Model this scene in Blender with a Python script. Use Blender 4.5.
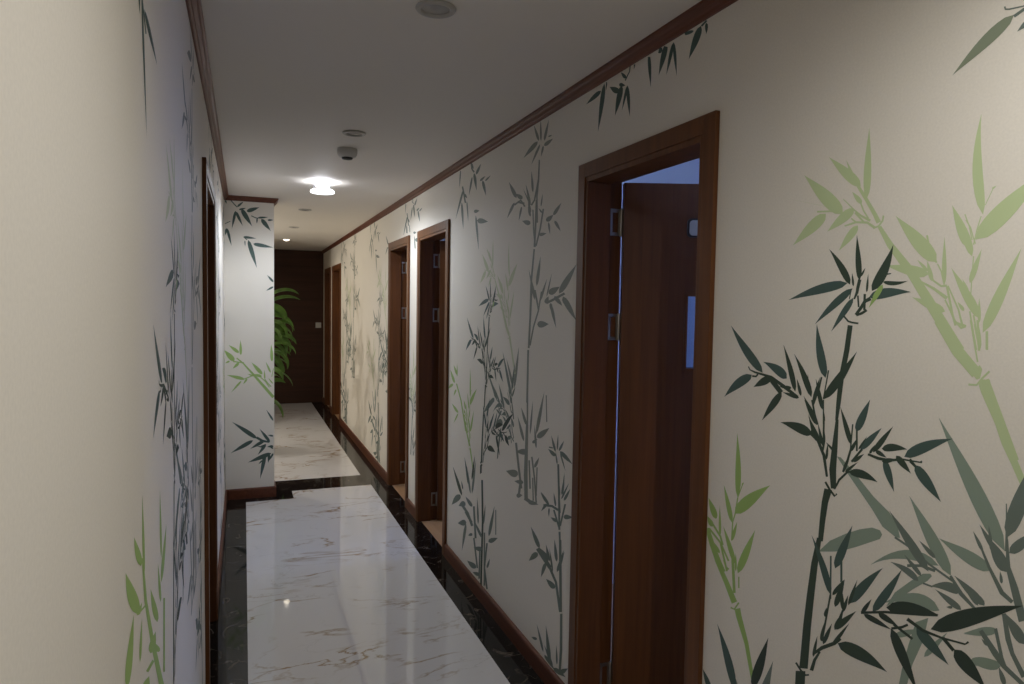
import bpy, bmesh, math, random
from mathutils import Matrix, Vector
for o in list(bpy.data.objects): bpy.data.objects.remove(o)
S = bpy.context.scene
COL = S.collection
R = math.radians
# ---------------------------------------------------------------- camera
EYE = Vector((0, 0, 1.58))
F, YAW, PIT, ROLL = 684.1, .3742, .0514, .0164
FW = Vector((math.sin(YAW)*math.cos(PIT), math.cos(YAW)*math.cos(PIT), -math.sin(PIT)))
_r = Vector((math.cos(YAW), -math.sin(YAW), 0)); _u = _r.cross(FW)
RT = _r*math.cos(ROLL) + _u*math.sin(ROLL); UP = -_r*math.sin(ROLL) + _u*math.cos(ROLL)
cam = bpy.data.cameras.new('camera'); cam.lens = F*36/1024; cam.sensor_width = 36; cam.clip_start = .02
co = bpy.data.objects.new('camera', cam); COL.objects.link(co)
m = Matrix((RT, UP, -FW)).transposed().to_4x4(); m.translation = EYE
co.matrix_world = m; S.camera = co
# ---------------------------------------------------------------- world (dusk sky seen only through the side rooms' windows) and exposure
w = bpy.data.worlds.new('dusk'); S.world = w; w.use_nodes = True
w.node_tree.nodes['Background'].inputs[0].default_value = (.24, .32, .60, 1)
w.node_tree.nodes['Background'].inputs[1].default_value = 12
S.view_settings.view_transform = 'Standard'; S.view_settings.look = 'None'
S.view_settings.gamma = 1; S.view_settings.use_curve_mapping = False
S.view_settings.exposure = 0.15
# lamp powers (W) and colours: the lit lamps of the corridor
LIT = {  # index of lamp along the corridor : (power, colour)
    -1: (25.5, (1, .985, .95)),
    2: (32, (.82, .89, 1)),
    5: (10, (1, .90, .74)),
    'globe': (43, (1, .95, .87)),
}
# ---------------------------------------------------------------- room numbers
XR, XL, HC, YE, YP, XP, YB = 1.186, -.141, 2.413, 11.29, 5.85, .229, -3.2
XFL = -3.2            # left wall of the side lobby beyond the short wall end
WT = .14              # wall thickness
XO = 4.2              # outer wall of the side rooms
# ---------------------------------------------------------------- materials
def new_mat(name):
    m = bpy.data.materials.new(name); m.use_nodes = True
    nt = m.node_tree; return m, nt, nt.nodes['Principled BSDF']
def plain(name, col, rough=.5, metal=0, emit=None, strength=0, noise=0, scale=60):
    m, nt, b = new_mat(name)
    b.inputs['Roughness'].default_value = rough; b.inputs['Metallic'].default_value = metal
    b.inputs['Base Color'].default_value = (*col, 1)
    if noise:
        t = nt.nodes.new('ShaderNodeTexCoord'); n = nt.nodes.new('ShaderNodeTexNoise')
        n.inputs['Scale'].default_value = scale; n.inputs['Detail'].default_value = 3
        nt.links.new(t.outputs['Object'], n.inputs['Vector'])
        r = nt.nodes.new('ShaderNodeValToRGB')
        r.color_ramp.elements[0].position = .3; r.color_ramp.elements[1].position = .7
        r.color_ramp.elements[0].color = (*[c*(1-noise) for c in col], 1)
        r.color_ramp.elements[1].color = (*[min(1, c*(1+noise)) for c in col], 1)
        nt.links.new(n.outputs['Fac'], r.inputs['Fac']); nt.links.new(r.outputs['Color'], b.inputs['Base Color'])
    if emit:
        b.inputs['Emission Color'].default_value = (*emit, 1); b.inputs['Emission Strength'].default_value = strength
    return m
def wood(name, dark, light, axis=2, rough=.45, scale=1.0):
    m, nt, b = new_mat(name)
    t = nt.nodes.new('ShaderNodeTexCoord'); mp = nt.nodes.new('ShaderNodeMapping')
    sc = [38*scale]*3; sc[axis] = 1.6*scale
    mp.inputs['Scale'].default_value = sc
    n = nt.nodes.new('ShaderNodeTexNoise'); n.inputs['Scale'].default_value = 1; n.inputs['Detail'].default_value = 5; n.inputs['Distortion'].default_value = .6
    r = nt.nodes.new('ShaderNodeValToRGB')
    r.color_ramp.elements[0].position = .32; r.color_ramp.elements[1].position = .72
    r.color_ramp.elements[0].color = (*dark, 1); r.color_ramp.elements[1].color = (*light, 1)
    L = nt.links.new
    L(t.outputs['Object'], mp.inputs['Vector']); L(mp.outputs['Vector'], n.inputs['Vector'])
    L(n.outputs['Fac'], r.inputs['Fac']); L(r.outputs['Color'], b.inputs['Base Color'])
    bp = nt.nodes.new('ShaderNodeBump'); bp.inputs['Strength'].default_value = .06; bp.inputs['Distance'].default_value = .002
    L(n.outputs['Fac'], bp.inputs['Height']); L(bp.outputs['Normal'], b.inputs['Normal'])
    b.inputs['Roughness'].default_value = rough; b.inputs['Specular IOR Level'].default_value = .35
    return m
def white_marble():
    m, nt, b = new_mat('white_marble'); N = nt.nodes.new; L = nt.links.new
    t = N('ShaderNodeTexCoord')
    def vein(scale, rot, stretch, width, thr, seed):
        mp = N('ShaderNodeMapping'); mp.inputs['Scale'].default_value = stretch; mp.inputs['Rotation'].default_value = (0, 0, rot); mp.inputs['Location'].default_value = (seed, seed*.7, 0)
        n = N('ShaderNodeTexNoise'); n.inputs['Scale'].default_value = scale; n.inputs['Detail'].default_value = 6; n.inputs['Roughness'].default_value = .55; n.inputs['Distortion'].default_value = .5
        L(t.outputs['Object'], mp.inputs['Vector']); L(mp.outputs['Vector'], n.inputs['Vector'])
        s = N('ShaderNodeMath'); s.operation = 'SUBTRACT'; s.inputs[1].default_value = .5; L(n.outputs['Fac'], s.inputs[0])
        a = N('ShaderNodeMath'); a.operation = 'ABSOLUTE'; L(s.outputs[0], a.inputs[0])
        mr = N('ShaderNodeMapRange'); mr.inputs['From Min'].default_value = 0; mr.inputs['From Max'].default_value = width
        mr.inputs['To Min'].default_value = 1; mr.inputs['To Max'].default_value = 0; L(a.outputs[0], mr.inputs['Value'])
        k = N('ShaderNodeTexNoise'); k.inputs['Scale'].default_value = 2.2; k.inputs['Detail'].default_value = 2
        mk = N('ShaderNodeMapping'); mk.inputs['Location'].default_value = (seed*3, 5+seed, 0); L(t.outputs['Object'], mk.inputs['Vector']); L(mk.outputs['Vector'], k.inputs['Vector'])
        kr = N('ShaderNodeMapRange'); kr.inputs['From Min'].default_value = thr; kr.inputs['From Max'].default_value = thr+.12; L(k.outputs['Fac'], kr.inputs['Value'])
        x = N('ShaderNodeMath'); x.operation = 'MULTIPLY'; L(mr.outputs[0], x.inputs[0]); L(kr.outputs[0], x.inputs[1])
        return x.outputs[0]
    base = (.80, .78, .775, 1)
    prev = None
    for (sc, rot, st, wd, thr, seed, colr, amt) in [
            (1.5, .25, (1, 2.6, 1), .018, .50, 1.3, (.32, .19, .06, 1), .9),
            (1.1, -.5, (1, 2.2, 1), .014, .52, 4.1, (.36, .23, .09, 1), .85),
            (2.6, .6, (1, 2.4, 1), .010, .48, 8.2, (.46, .42, .38, 1), .5)]:
        f = vein(sc, rot, st, wd, thr, seed)
        ma = N('ShaderNodeMath'); ma.operation = 'MULTIPLY'; ma.inputs[1].default_value = amt; L(f, ma.inputs[0])
        mx = N('ShaderNodeMix'); mx.data_type = 'RGBA'; L(ma.outputs[0], mx.inputs['Factor'])
        if prev is None: mx.inputs['A'].default_value = base
        else: L(prev, mx.inputs['A'])
        mx.inputs['B'].default_value = colr; prev = mx.outputs['Result']
    L(prev, b.inputs['Base Color'])
    b.inputs['Roughness'].default_value = .035; b.inputs['IOR'].default_value = 1.6
    return m
def black_marble():
    m, nt, b = new_mat('black_marble'); N = nt.nodes.new; L = nt.links.new
    t = N('ShaderNodeTexCoord')
    n = N('ShaderNodeTexNoise'); n.inputs['Scale'].default_value = 5; n.inputs['Detail'].default_value = 8; n.inputs['Distortion'].default_value = 1.2
    L(t.outputs['Object'], n.inputs['Vector'])
    s = N('ShaderNodeMath'); s.operation = 'SUBTRACT'; s.inputs[1].default_value = .5; L(n.outputs['Fac'], s.inputs[0])
    a = N('ShaderNodeMath'); a.operation = 'ABSOLUTE'; L(s.outputs[0], a.inputs[0])
    mr = N('ShaderNodeMapRange'); mr.inputs['From Max'].default_value = .018; mr.inputs['To Min'].default_value = 1; mr.inputs['To Max'].default_value = 0; L(a.outputs[0], mr.inputs['Value'])
    k = N('ShaderNodeTexNoise'); k.inputs['Scale'].default_value = 9; L(t.outputs['Object'], k.inputs['Vector'])
    kr = N('ShaderNodeMapRange'); kr.inputs['From Min'].default_value = .46; kr.inputs['From Max'].default_value = .60; kr.inputs['To Max'].default_value = .45; L(k.outputs['Fac'], kr.inputs['Value'])
    x = N('ShaderNodeMath'); x.operation = 'MULTIPLY'; L(mr.outputs[0], x.inputs[0]); L(kr.outputs[0], x.inputs[1])
    mx = N('ShaderNodeMix'); mx.data_type = 'RGBA'; mx.inputs['A'].default_value = (.012, .010, .009, 1); mx.inputs['B'].default_value = (.30, .24, .19, 1)
    L(x.outputs[0], mx.inputs['Factor']); L(mx.outputs['Result'], b.inputs['Base Color'])
    b.inputs['Roughness'].default_value = .06; b.inputs['IOR'].default_value = 1.31
    return m
def thin_glass():
    m = bpy.data.materials.new('clear_glass'); m.use_nodes = True; nt = m.node_tree
    nt.nodes.remove(nt.nodes['Principled BSDF'])
    tr = nt.nodes.new('ShaderNodeBsdfTransparent'); tr.inputs[0].default_value = (.72, .78, .88, 1)
    gl = nt.nodes.new('ShaderNodeBsdfGlossy'); gl.inputs['Roughness'].default_value = .03
    fr = nt.nodes.new('ShaderNodeFresnel'); fr.inputs[0].default_value = 1.45
    mx = nt.nodes.new('ShaderNodeMixShader')
    nt.links.new(fr.outputs[0], mx.inputs[0]); nt.links.new(tr.outputs[0], mx.inputs[1]); nt.links.new(gl.outputs[0], mx.inputs[2])
    nt.links.new(mx.outputs[0], nt.nodes['Material Output'].inputs[0])
    return m
M = dict(
    paper=plain('wallpaper', (.82, .77, .68), .62, noise=.03, scale=220),
    ceil=plain('ceiling_paint', (.82, .77, .70), .6),
    wood=wood('mahogany', (.100, .035, .010), (.165, .058, .015)),
    wood_x=wood('mahogany_along_x', (.10, .030, .014), (.16, .050, .024), 0),
    wood_y=wood('mahogany_along_y', (.10, .030, .014), (.16, .050, .024), 1),
    panel=wood('dark_panelling', (.045, .018, .010), (.070, .027, .014), 0, .6, .6),
    white=white_marble(), black=black_marble(),
    roomfloor=wood('pale_oak_floor', (.46, .27, .14), (.58, .36, .20), 1, .35, .35),
    roomwall=plain('room_wall_paint', (.62, .62, .62), .7),
    steel=plain('brushed_steel', (.42, .39, .35), .4, 1),
    plate=plain('plate_grey', (.50, .50, .47), .4), plate_edge=plain('plate_edge', (.03, .025, .02), .4),
    plastic=plain('white_plastic', (.62, .60, .56), .45), grey=plain('grey_plastic', (.62, .60, .56), .5),
    dark=plain('dark_slot', (.02, .02, .02), .6),
    glass=thin_glass(), lens=plain('unlit_lens', (.36, .35, .34), .2), rim=plain('lamp_rim', (.46, .44, .41), .35),
    lit_cool=plain('lit_lens_cool', (1, 1, 1), .4, emit=(.93, .95, 1), strength=2.5),
    lit_dome=plain('lit_dome', (1, 1, 1), .4, emit=(.86, .90, 1), strength=32),
    lit_warm=plain('lit_lens_warm', (1, 1, 1), .4, emit=(1, .86, .66), strength=5),
    leaf=plain('plant_leaf', (.11, .21, .035), .4, noise=.35, scale=14), stem=plain('plant_stem', (.16, .17, .05), .6, noise=.2),
    pot=plain('ceramic_pot', (.25, .23, .21), .3), soil=plain('soil', (.03, .02, .012), .9, noise=.5, scale=90),
    # print colours of the wallpaper's bamboo
    g1=plain('print_light_green', (.55, .65, .36), .62), g2=plain('print_grass_green', (.34, .50, .15), .62),
    g4=plain('print_faint_green', (.57, .61, .40), .62),
    d1=plain('print_blue_green', (.065, .110, .095), .62), d2=plain('print_dark_green', (.042, .068, .046), .62),
    d3=plain('print_slate', (.16, .20, .17), .62), d5=plain('print_pale_slate', (.24, .26, .22), .62), gg=plain('print_grey_green', (.27, .34, .27), .62),
    gt=plain('print_sage', (.25, .29, .20), .62), dd=plain('print_blackish_green', (.035, .055, .040), .62),
)
# ---------------------------------------------------------------- mesh helpers
def box(bm, x0, x1, y0, y1, z0, z1, mi=0, bevel=0, rot=None):
    vs = [bm.verts.new((x, y, z)) for x in (x0, x1) for y in (y0, y1) for z in (z0, z1)]
    fs = []
    for q in ((0, 1, 3, 2), (4, 6, 7, 5), (0, 4, 5, 1), (2, 3, 7, 6), (0, 2, 6, 4), (1, 5, 7, 3)):
        f = bm.faces.new([vs[i] for i in q]); f.material_index = mi; fs.append(f)
    if bevel:
        es = list({e for f in fs for e in f.edges})
        r = bmesh.ops.bevel(bm, geom=es, offset=bevel, segments=2, profile=.5, affect='EDGES')
        for f in r['faces']: f.material_index = mi
def lathe(bm, prof, n=36, c=(0, 0, 0), mi=0, smooth=True, cap=True):
    rings = []
    for (r, z) in prof:
        if r < 1e-6: rings.append([bm.verts.new((c[0], c[1], c[2]+z))])
        else: rings.append([bm.verts.new((c[0]+r*math.cos(2*math.pi*i/n), c[1]+r*math.sin(2*math.pi*i/n), c[2]+z)) for i in range(n)])
    for a, b in zip(rings, rings[1:]):
        for i in range(n):
            j = (i+1) % n
            if len(a) == 1 and len(b) == 1: continue
            if len(a) == 1: f = bm.faces.new((a[0], b[j], b[i]))
            elif len(b) == 1: f = bm.faces.new((a[i], a[j], b[0]))
            else: f = bm.faces.new((a[i], a[j], b[j], b[i]))
            f.material_index = mi; f.smooth = smooth
def obj(name, bm, mats, parent=None, loc=None):
    bmesh.ops.recalc_face_normals(bm, faces=bm.faces[:])
    me = bpy.data.meshes.new(name); bm.to_mesh(me); bm.free()
    for k in (mats if isinstance(mats, (list, tuple)) else [mats]): me.materials.append(M[k])
    o = bpy.data.objects.new(name, me); COL.objects.link(o)
    if loc: o.location = loc
    if parent: o.parent = parent
    return o
def struct(name, bm, mats, label, parent=None):
    o = obj(name, bm, mats, parent)
    if not parent: o['kind'] = 'structure'
    if label: o['label'] = label
    return o
def thing(name, label, cat, loc=(0, 0, 0), group=None, kind=None):
    o = bpy.data.objects.new(name, None); COL.objects.link(o); o.location = loc; o.empty_display_size = .05
    o['label'] = label
    if cat: o['category'] = cat
    if group: o['group'] = group
    if kind: o['kind'] = kind
    return o
NB = bmesh.new
# ---------------------------------------------------------------- bamboo print: every leaf and stroke measured on the wall itself
def ray(px, py):
    return (FW*F + RT*(px-512) - UP*(py-342)).normalized()
def on_right(px, py):
    d = ray(px, py); p = EYE + d*(XR/d.x); return (p.y, p.z)
def on_left(px, py):
    d = ray(px, py); p = EYE + d*(XL/d.x); return (p.y, p.z)
def on_return(px, py):
    d = ray(px, py); p = EYE + d*(YP/d.y); return (p.x, p.z)
def leaf_poly(bx, by, tx, ty, wd, bend=0, n=10):
    dx, dy = tx-bx, ty-by; ln = math.hypot(dx, dy) or 1; nx, ny = -dy/ln, dx/ln
    a, b = [], []
    for i in range(n+1):
        t = i/n; h = wd*.47*3.075*max(t, 0)**.58*(1-t)**1.2
        c = bend*4*t*(1-t); cx, cy = bx+dx*t+nx*c, by+dy*t+ny*c
        a.append((cx+nx*h, cy+ny*h)); b.append((cx-nx*h, cy-ny*h))
    quads = []
    for i in range(n):
        q = [a[i], a[i+1], b[i+1], b[i]]
        if i == 0: q = [a[0], a[1], b[1]]
        if i == n-1: q = [a[i], a[n], b[i]]
        quads.append(q)
    return quads
def stroke_poly(pts, ws):
    L, Rr = [], []
    for i, (x, y) in enumerate(pts):
        x0, y0 = pts[max(i-1, 0)]; x1, y1 = pts[min(i+1, len(pts)-1)]
        l = math.hypot(x1-x0, y1-y0) or 1; nx, ny = -(y1-y0)/l, (x1-x0)/l; h = ws[i]*.5
        L.append((x+nx*h, y+ny*h)); Rr.append((x-nx*h, y-ny*h))
    return [[L[i], L[i+1], Rr[i+1], Rr[i]] for i in range(len(pts)-1)]
def parse(text, plane):
    """returns [(colour, [polygons in wall metres])]; '@x0 y0 scale' sets the frame the numbers were read in, ':c' the print colour"""
    out = []; x0 = y0 = 0; sc = 1; col = 'd1'
    for tok in text.replace('\n', ';').split(';'):
        tok = tok.strip()
        if not tok: continue
        if tok[0] == '@': x0, y0, sc = map(float, tok[1:].split()); continue
        if tok[0] == ':': col = tok[1:].strip(); continue
        k, *v = tok.split()
        v = [float(x) for x in v]
        if k == 'L': polys = leaf_poly(*v)
        elif k == 'S':                      # S n x y x y ... w [w ...]
            n = int(v[0]); pts = [(v[1+2*i], v[2+2*i]) for i in range(n)]; ws = v[1+2*n:]
            if len(ws) < n: ws = [ws[0]+(ws[-1]-ws[0])*i/(n-1) for i in range(n)]
            polys = stroke_poly(pts, ws)
        elif k == 'P': polys = [[(v[i], v[i+1]) for i in range(0, len(v), 2)]]
        out.append((col, [[plane(x0+a/sc, y0+b/sc) for a, b in q] for q in polys]))
    return out
FG_GREEN = """@780 110 5.258;:g1
L 430 545 -20 455 1;L 455 470 470 92 42;L 425 402 258 248 58;L 330 548 128 343 80;L 390 518 248 640 52;L 242 545 68 712 62;L 410 607 309 741 42;L 430 492 380 430 28;L 400 392 348 262 20
S 4 405 390 460 480 500 550 520 592 16 26;S 4 545 555 540 582 520 610 490 622 9;S 4 500 620 460 592 400 590 340 610 15 8;S 4 475 582 425 555 390 525 333 468 14 4;S 3 465 570 440 530 425 490 8;S 2 275 532 195 535 9;S 2 395 540 440 588 10;S 2 375 570 400 590 8
@890 220 5.26
S 5 -55 35 0 130 100 260 200 420 365 690 20 34 46 54 60
L 205 285 -25 238 60;L 245 222 30 -22 86;L 290 482 116 406 50
L 432 192 329 -76 46 8;L 285 345 287 85 26;L 475 520 322 250 54;S 3 300 350 330 500 345 555 12;S 3 305 345 360 470 385 570 7 12;S 4 400 560 345 540 320 480 290 420 16 8;S 4 300 345 270 348 230 320 212 280 12 8;S 3 300 412 230 360 148 316 20 8;L 390 478 355 430 20;S 3 250 230 270 270 285 340 7;S 3 245 225 205 130 195 80 10;L 222 322 195 212 26;L 200 270 143 208 18
S 3 440 190 430 320 425 400 6;L 420 332 483 152 32;L 415 382 380 308 14;S 4 450 125 438 90 425 40 400 0 6;S 3 440 130 458 50 480 -20 6;S 3 420 480 440 600 455 684 9;S 2 440 500 465 640 9;L 470 540 470 408 18;L 472 684 465 540 24;L 488 594 692 148 64;S 2 510 590 512 684 9
@880 110 5.264
L 543 552 535 18 60 -26;L 503 682 885 305 105;L 455 720 380 500 44;S 2 555 500 600 405 4;L 590 415 615 398 10;S 3 485 684 470 610 447 548 6
@900 320 4.887
S 3 190 0 280 150 375 262 50 58 56;P 350 262 376 292 392 285 402 240 390 220;S 4 408 295 425 345 480 480 562 690 56 60 50 42;P 385 300 400 290 440 292 446 325 430 340;S 4 335 315 375 318 402 285 438 250 10;S 3 345 0 370 150 380 205 8;S 2 380 0 387 150 12;S 2 365 20 388 140 9;S 3 265 0 300 40 322 30 10;S 2 425 55 425 145 13
@920 420 5.26
S 4 405 -20 450 120 500 230 560 370 44 42 38 36
"""
FG_GREY = """@830 460 5.7;:gg
P 40 -20 62 -15 130 60 250 210 340 300 385 370 400 445 375 440 300 380 240 280 110 90
P 298 425 285 400 240 385 170 395 90 420 0 460 -66 522 0 522 60 520 150 495 240 465 285 450
L 690 660 452 203 76;L 620 602 230 598 62 62
@860 540 4.75
P 335 160 342 172 320 195 250 235 170 290 125 315 165 250 240 195 300 160
L 378 335 110 300 64 40;P 325 370 300 480 250 590 215 720 178 720 200 610 230 500 265 390
L 165 455 290 425 34;L 305 555 415 440 32;L 622 146 375 -8 64;L 640 428 493 446 44;L 520 576 668 580 46
@924 540 4.75
L 365 600 218 580 50;L 350 430 188 442 44
@920 420 5.26
L 447 690 98 -15 92
@830 460 5.7;:d3
L 562 635 338 288 54;L 505 690 343 580 40 12;L 522 662 423 538 26;S 4 370 440 460 500 560 590 700 690 12;L 602 560 508 458 26;S 3 440 602 520 602 600 632 16
@860 540 4.75
L 475 250 330 222 48 18;L 482 332 358 234 32;L 592 312 448 168 40;L 562 312 488 208 22;S 3 430 170 480 255 545 325 12 20 12;S 2 300 205 345 222 8;L 440 320 410 318 14
@924 540 4.75
L 392 152 305 -15 62;S 4 395 -5 400 130 430 230 470 385 10 22 36 40;S 4 255 -5 310 130 370 250 420 295 8 14 22 18;L 370 207 362 148 16;L 290 306 193 212 28;S 4 270 430 340 540 380 600 475 690 20 30 22 20;S 3 340 420 370 560 385 600 16;S 4 380 350 400 470 420 540 475 650 20 26 20 24;L 478 495 383 345 54;L 300 502 273 468 12;L 385 690 355 600 26
@920 420 5.26;:d3
L 458 618 615 185 92;L 470 700 625 580 62;S 3 455 440 457 560 455 690 6 16;L 332 692 279 583 20;L 398 692 313 548 28;L 378 692 362 553 22
"""
FG_DARK = """@780 220 6.22;:d1
L 420 392 53 498 64 10;L 452 425 216 650 50 6;L 457 485 318 695 40;:d2;L 437 402 306 180 46 8;L 495 377 479 92 40;L 572 442 706 152 66 14;:d1;L 555 480 815 448 66 -14;:d2;L 640 385 797 378 28 12;S 4 600 390 640 350 665 337 692 333 14 12 10 6;L 457 412 449 328 15;L 540 450 550 333 15;L 503 352 533 296 13
S 4 497 370 485 420 480 450 462 492 20 20 18 10;S 2 485 470 490 542 11;S 2 432 492 445 430 6;S 4 565 488 530 505 505 545 472 590 24 22 20 18;S 2 528 460 525 560 15;S 3 540 560 510 580 475 592 16;S 4 398 598 425 630 450 638 488 643 11
:g2
L 640 402 552 548 34;L 620 430 575 480 20
@720 320 5.264;:d2
S 5 686 28 668 160 640 300 624 440 614 530 26 28 27 24 14;S 3 615 525 610 600 600 690 10 18 22
:d1;L 225 278 58 28 48 -6;L 168 288 23 404 52 8;:d2;L 325 380 220 530 40;L 270 302 176 353 44;:d1;L 352 308 228 220 50 10;:d2;L 397 378 334 128 30 4;L 482 406 391 178 34 6
S 6 150 245 158 262 185 275 270 300 330 345 410 406 6 6 10 14 18 14;S 2 262 303 322 382 26;L 417 410 330 380 22;L 377 358 310 350 20;L 427 400 405 308 17;S 3 170 295 190 297 200 285 10
L 545 418 722 165 50 6;:d1;L 556 305 510 20 48 -6;:d2;S 2 572 265 545 415 7;S 3 535 300 520 370 490 450 9;L 490 442 527 300 22;L 540 472 505 308 24;L 515 552 440 398 26;L 465 372 463 282 11;S 4 545 420 545 540 550 640 540 690 7 7 10 12;L 548 542 547 478 13;S 3 485 421 500 500 515 550 10;L 550 652 545 558 15
L 482 604 318 538 54 10;S 3 480 600 520 640 540 690 13;L 532 652 466 508 19;L 540 662 515 538 15;L 600 690 558 643 13;L 692 658 634 456 28
@780 400 4.886
S 4 280 95 268 230 258 340 262 432 14 28 34 26
:d1;L 373 155 441 -3 42;:d2;S 2 356 118 345 240 7;S 2 376 150 376 250 9;L 345 252 381 184 19;S 3 347 240 320 330 308 352 11;:d1;L 393 242 498 136 36;:d2;S 2 402 240 350 302 11;L 358 302 412 263 20;L 308 352 346 258 17;L 384 242 426 178 11;S 3 288 392 330 352 362 350 11;L 338 350 478 402 44 -10;S 3 265 435 280 410 292 385 10;L 318 352 382 303 15
L 455 256 554 128 30;L 498 238 624 242 40 -8;S 5 430 265 480 285 530 295 600 290 695 306 10 15 15 9 6;L 438 262 466 218 15;L 468 248 522 282 22;L 568 272 641 360 34;:d1;L 510 292 558 450 38;:d2;L 498 300 572 290 26;S 2 636 288 662 322 9
S 4 150 150 185 200 215 270 230 375 15 11 15 11;L 176 200 139 68 17;L 213 230 184 108 13;S 2 215 108 212 222 9;L 181 122 119 -3 24;L 227 292 235 208 13
S 4 222 400 245 440 268 470 278 458 10
S 4 236 436 220 500 208 590 198 690 38 32 28 24
@830 460 5.7;:d1
L 484 28 634 240 62;:d2;S 2 455 8 490 42 9;S 3 470 5 512 12 526 6 7
@800 320 4.886;:d1
L 510 668 747 580 58 -10
@780 540 4.75;:d2
S 5 187 -10 165 110 146 260 130 400 112 610 22 32 36 38 40;S 2 98 622 94 720 46;S 4 76 582 100 620 122 642 138 640 9
:d1;L 242 262 150 -25 34 6;L 262 135 345 -70 44;S 2 242 75 240 280 8;S 2 292 90 292 200 10;:d2;L 250 262 308 186 22;L 262 318 308 188 30;S 2 240 260 200 480 9;L 300 335 285 200 20;:d1;L 335 300 490 132 52 -8;:d2;L 325 310 368 188 18;L 300 342 325 260 18;L 258 425 362 338 34;L 262 425 300 345 28;S 2 310 310 262 420 10;L 205 495 248 395 22;L 195 480 212 390 18;L 215 365 222 320 18;S 4 160 540 200 512 260 490 290 470 12 18 18 10;L 245 505 330 395 20;L 158 555 178 455 16;S 3 150 620 165 570 190 530 18 14 10;L 275 490 510 628 66 -10
@860 540 4.75;:dd
L 336 424 778 312 92 -10;L 148 420 275 725 52;L 448 520 600 705 70;S 2 395 465 445 525 16;:d1;L 268 418 422 594 54;:dd;L 125 320 375 357 64 -12;:d1;L 60 342 201 138 48 4;:dd;S 4 5 345 120 342 300 355 370 357 12;L 8 348 56 280 22;L 18 352 150 426 28;L 88 348 182 410 30;S 3 150 420 200 414 228 402 12;S 5 225 375 300 430 390 465 500 495 516 484 16 14 10 8 10;S 2 160 400 250 470 12
@690 560 5.52;:d1
L 248 715 151 352 44 6;:dd;L 346 705 433 428 56;:d1;L 114 720 71 600 28
"""
FG_SMALL = """@700 430 4.886;:g2
L 184 328 182 12 30 4;L 170 408 344 270 62 -6;L 157 452 117 267 24;S 4 185 330 172 410 160 450 155 540 6;S 2 185 330 210 262 4;L 206 268 214 256 8;L 155 542 182 448 18;L 80 434 42 330 30;L 62 472 36 420 24;L 98 522 97 368 13;S 4 36 480 60 560 85 630 112 695 20 24 26 28;S 3 45 480 100 550 132 690 9;L 172 655 114 468 24;L 185 700 270 488 40;L 175 690 175 600 11;L 97 602 58 538 16;S 3 60 455 100 520 112 562 9;S 2 105 560 140 640 8
@690 560 5.52
S 3 145 -5 200 120 246 235 20 26 32;S 4 262 268 270 310 312 460 352 690 32 30 22 18;S 2 270 92 270 155 7;S 2 236 -5 245 182 15;S 3 188 0 200 40 214 52 10;S 3 225 262 245 272 270 235 9
"""
FG_TOP = """@920 0 7.6;:gt
L 716 112 246 574 92 8;:d3;S 4 645 50 650 70 680 70 800 44 14 14 12 9;S 2 715 125 800 65 22;L 850 140 738 241 44;L 800 60 1000 -60 60
@570 10 5.7;:d1
L 177 460 92 539 26;L 197 418 160 695 26;L 280 468 226 438 36;L 296 430 257 603 32;L 328 430 297 572 15;L 328 430 341 607 20;L 320 390 290 353 20;S 3 345 308 340 350 315 402 6;L 372 290 365 340 9;L 450 248 461 442 20;L 528 232 475 220 40;L 552 190 506 373 32;L 590 185 549 372 20;L 592 183 609 377 18;L 540 195 574 183 34;L 706 118 622 151 20;L 747 90 677 282 40;L 779 73 778 138 18;S 3 805 35 780 60 750 92 10;L 280 425 316 430 24;L 190 405 205 380 26;S 2 345 312 343 290 6;L 210 405 206 460 8
"""
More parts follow.
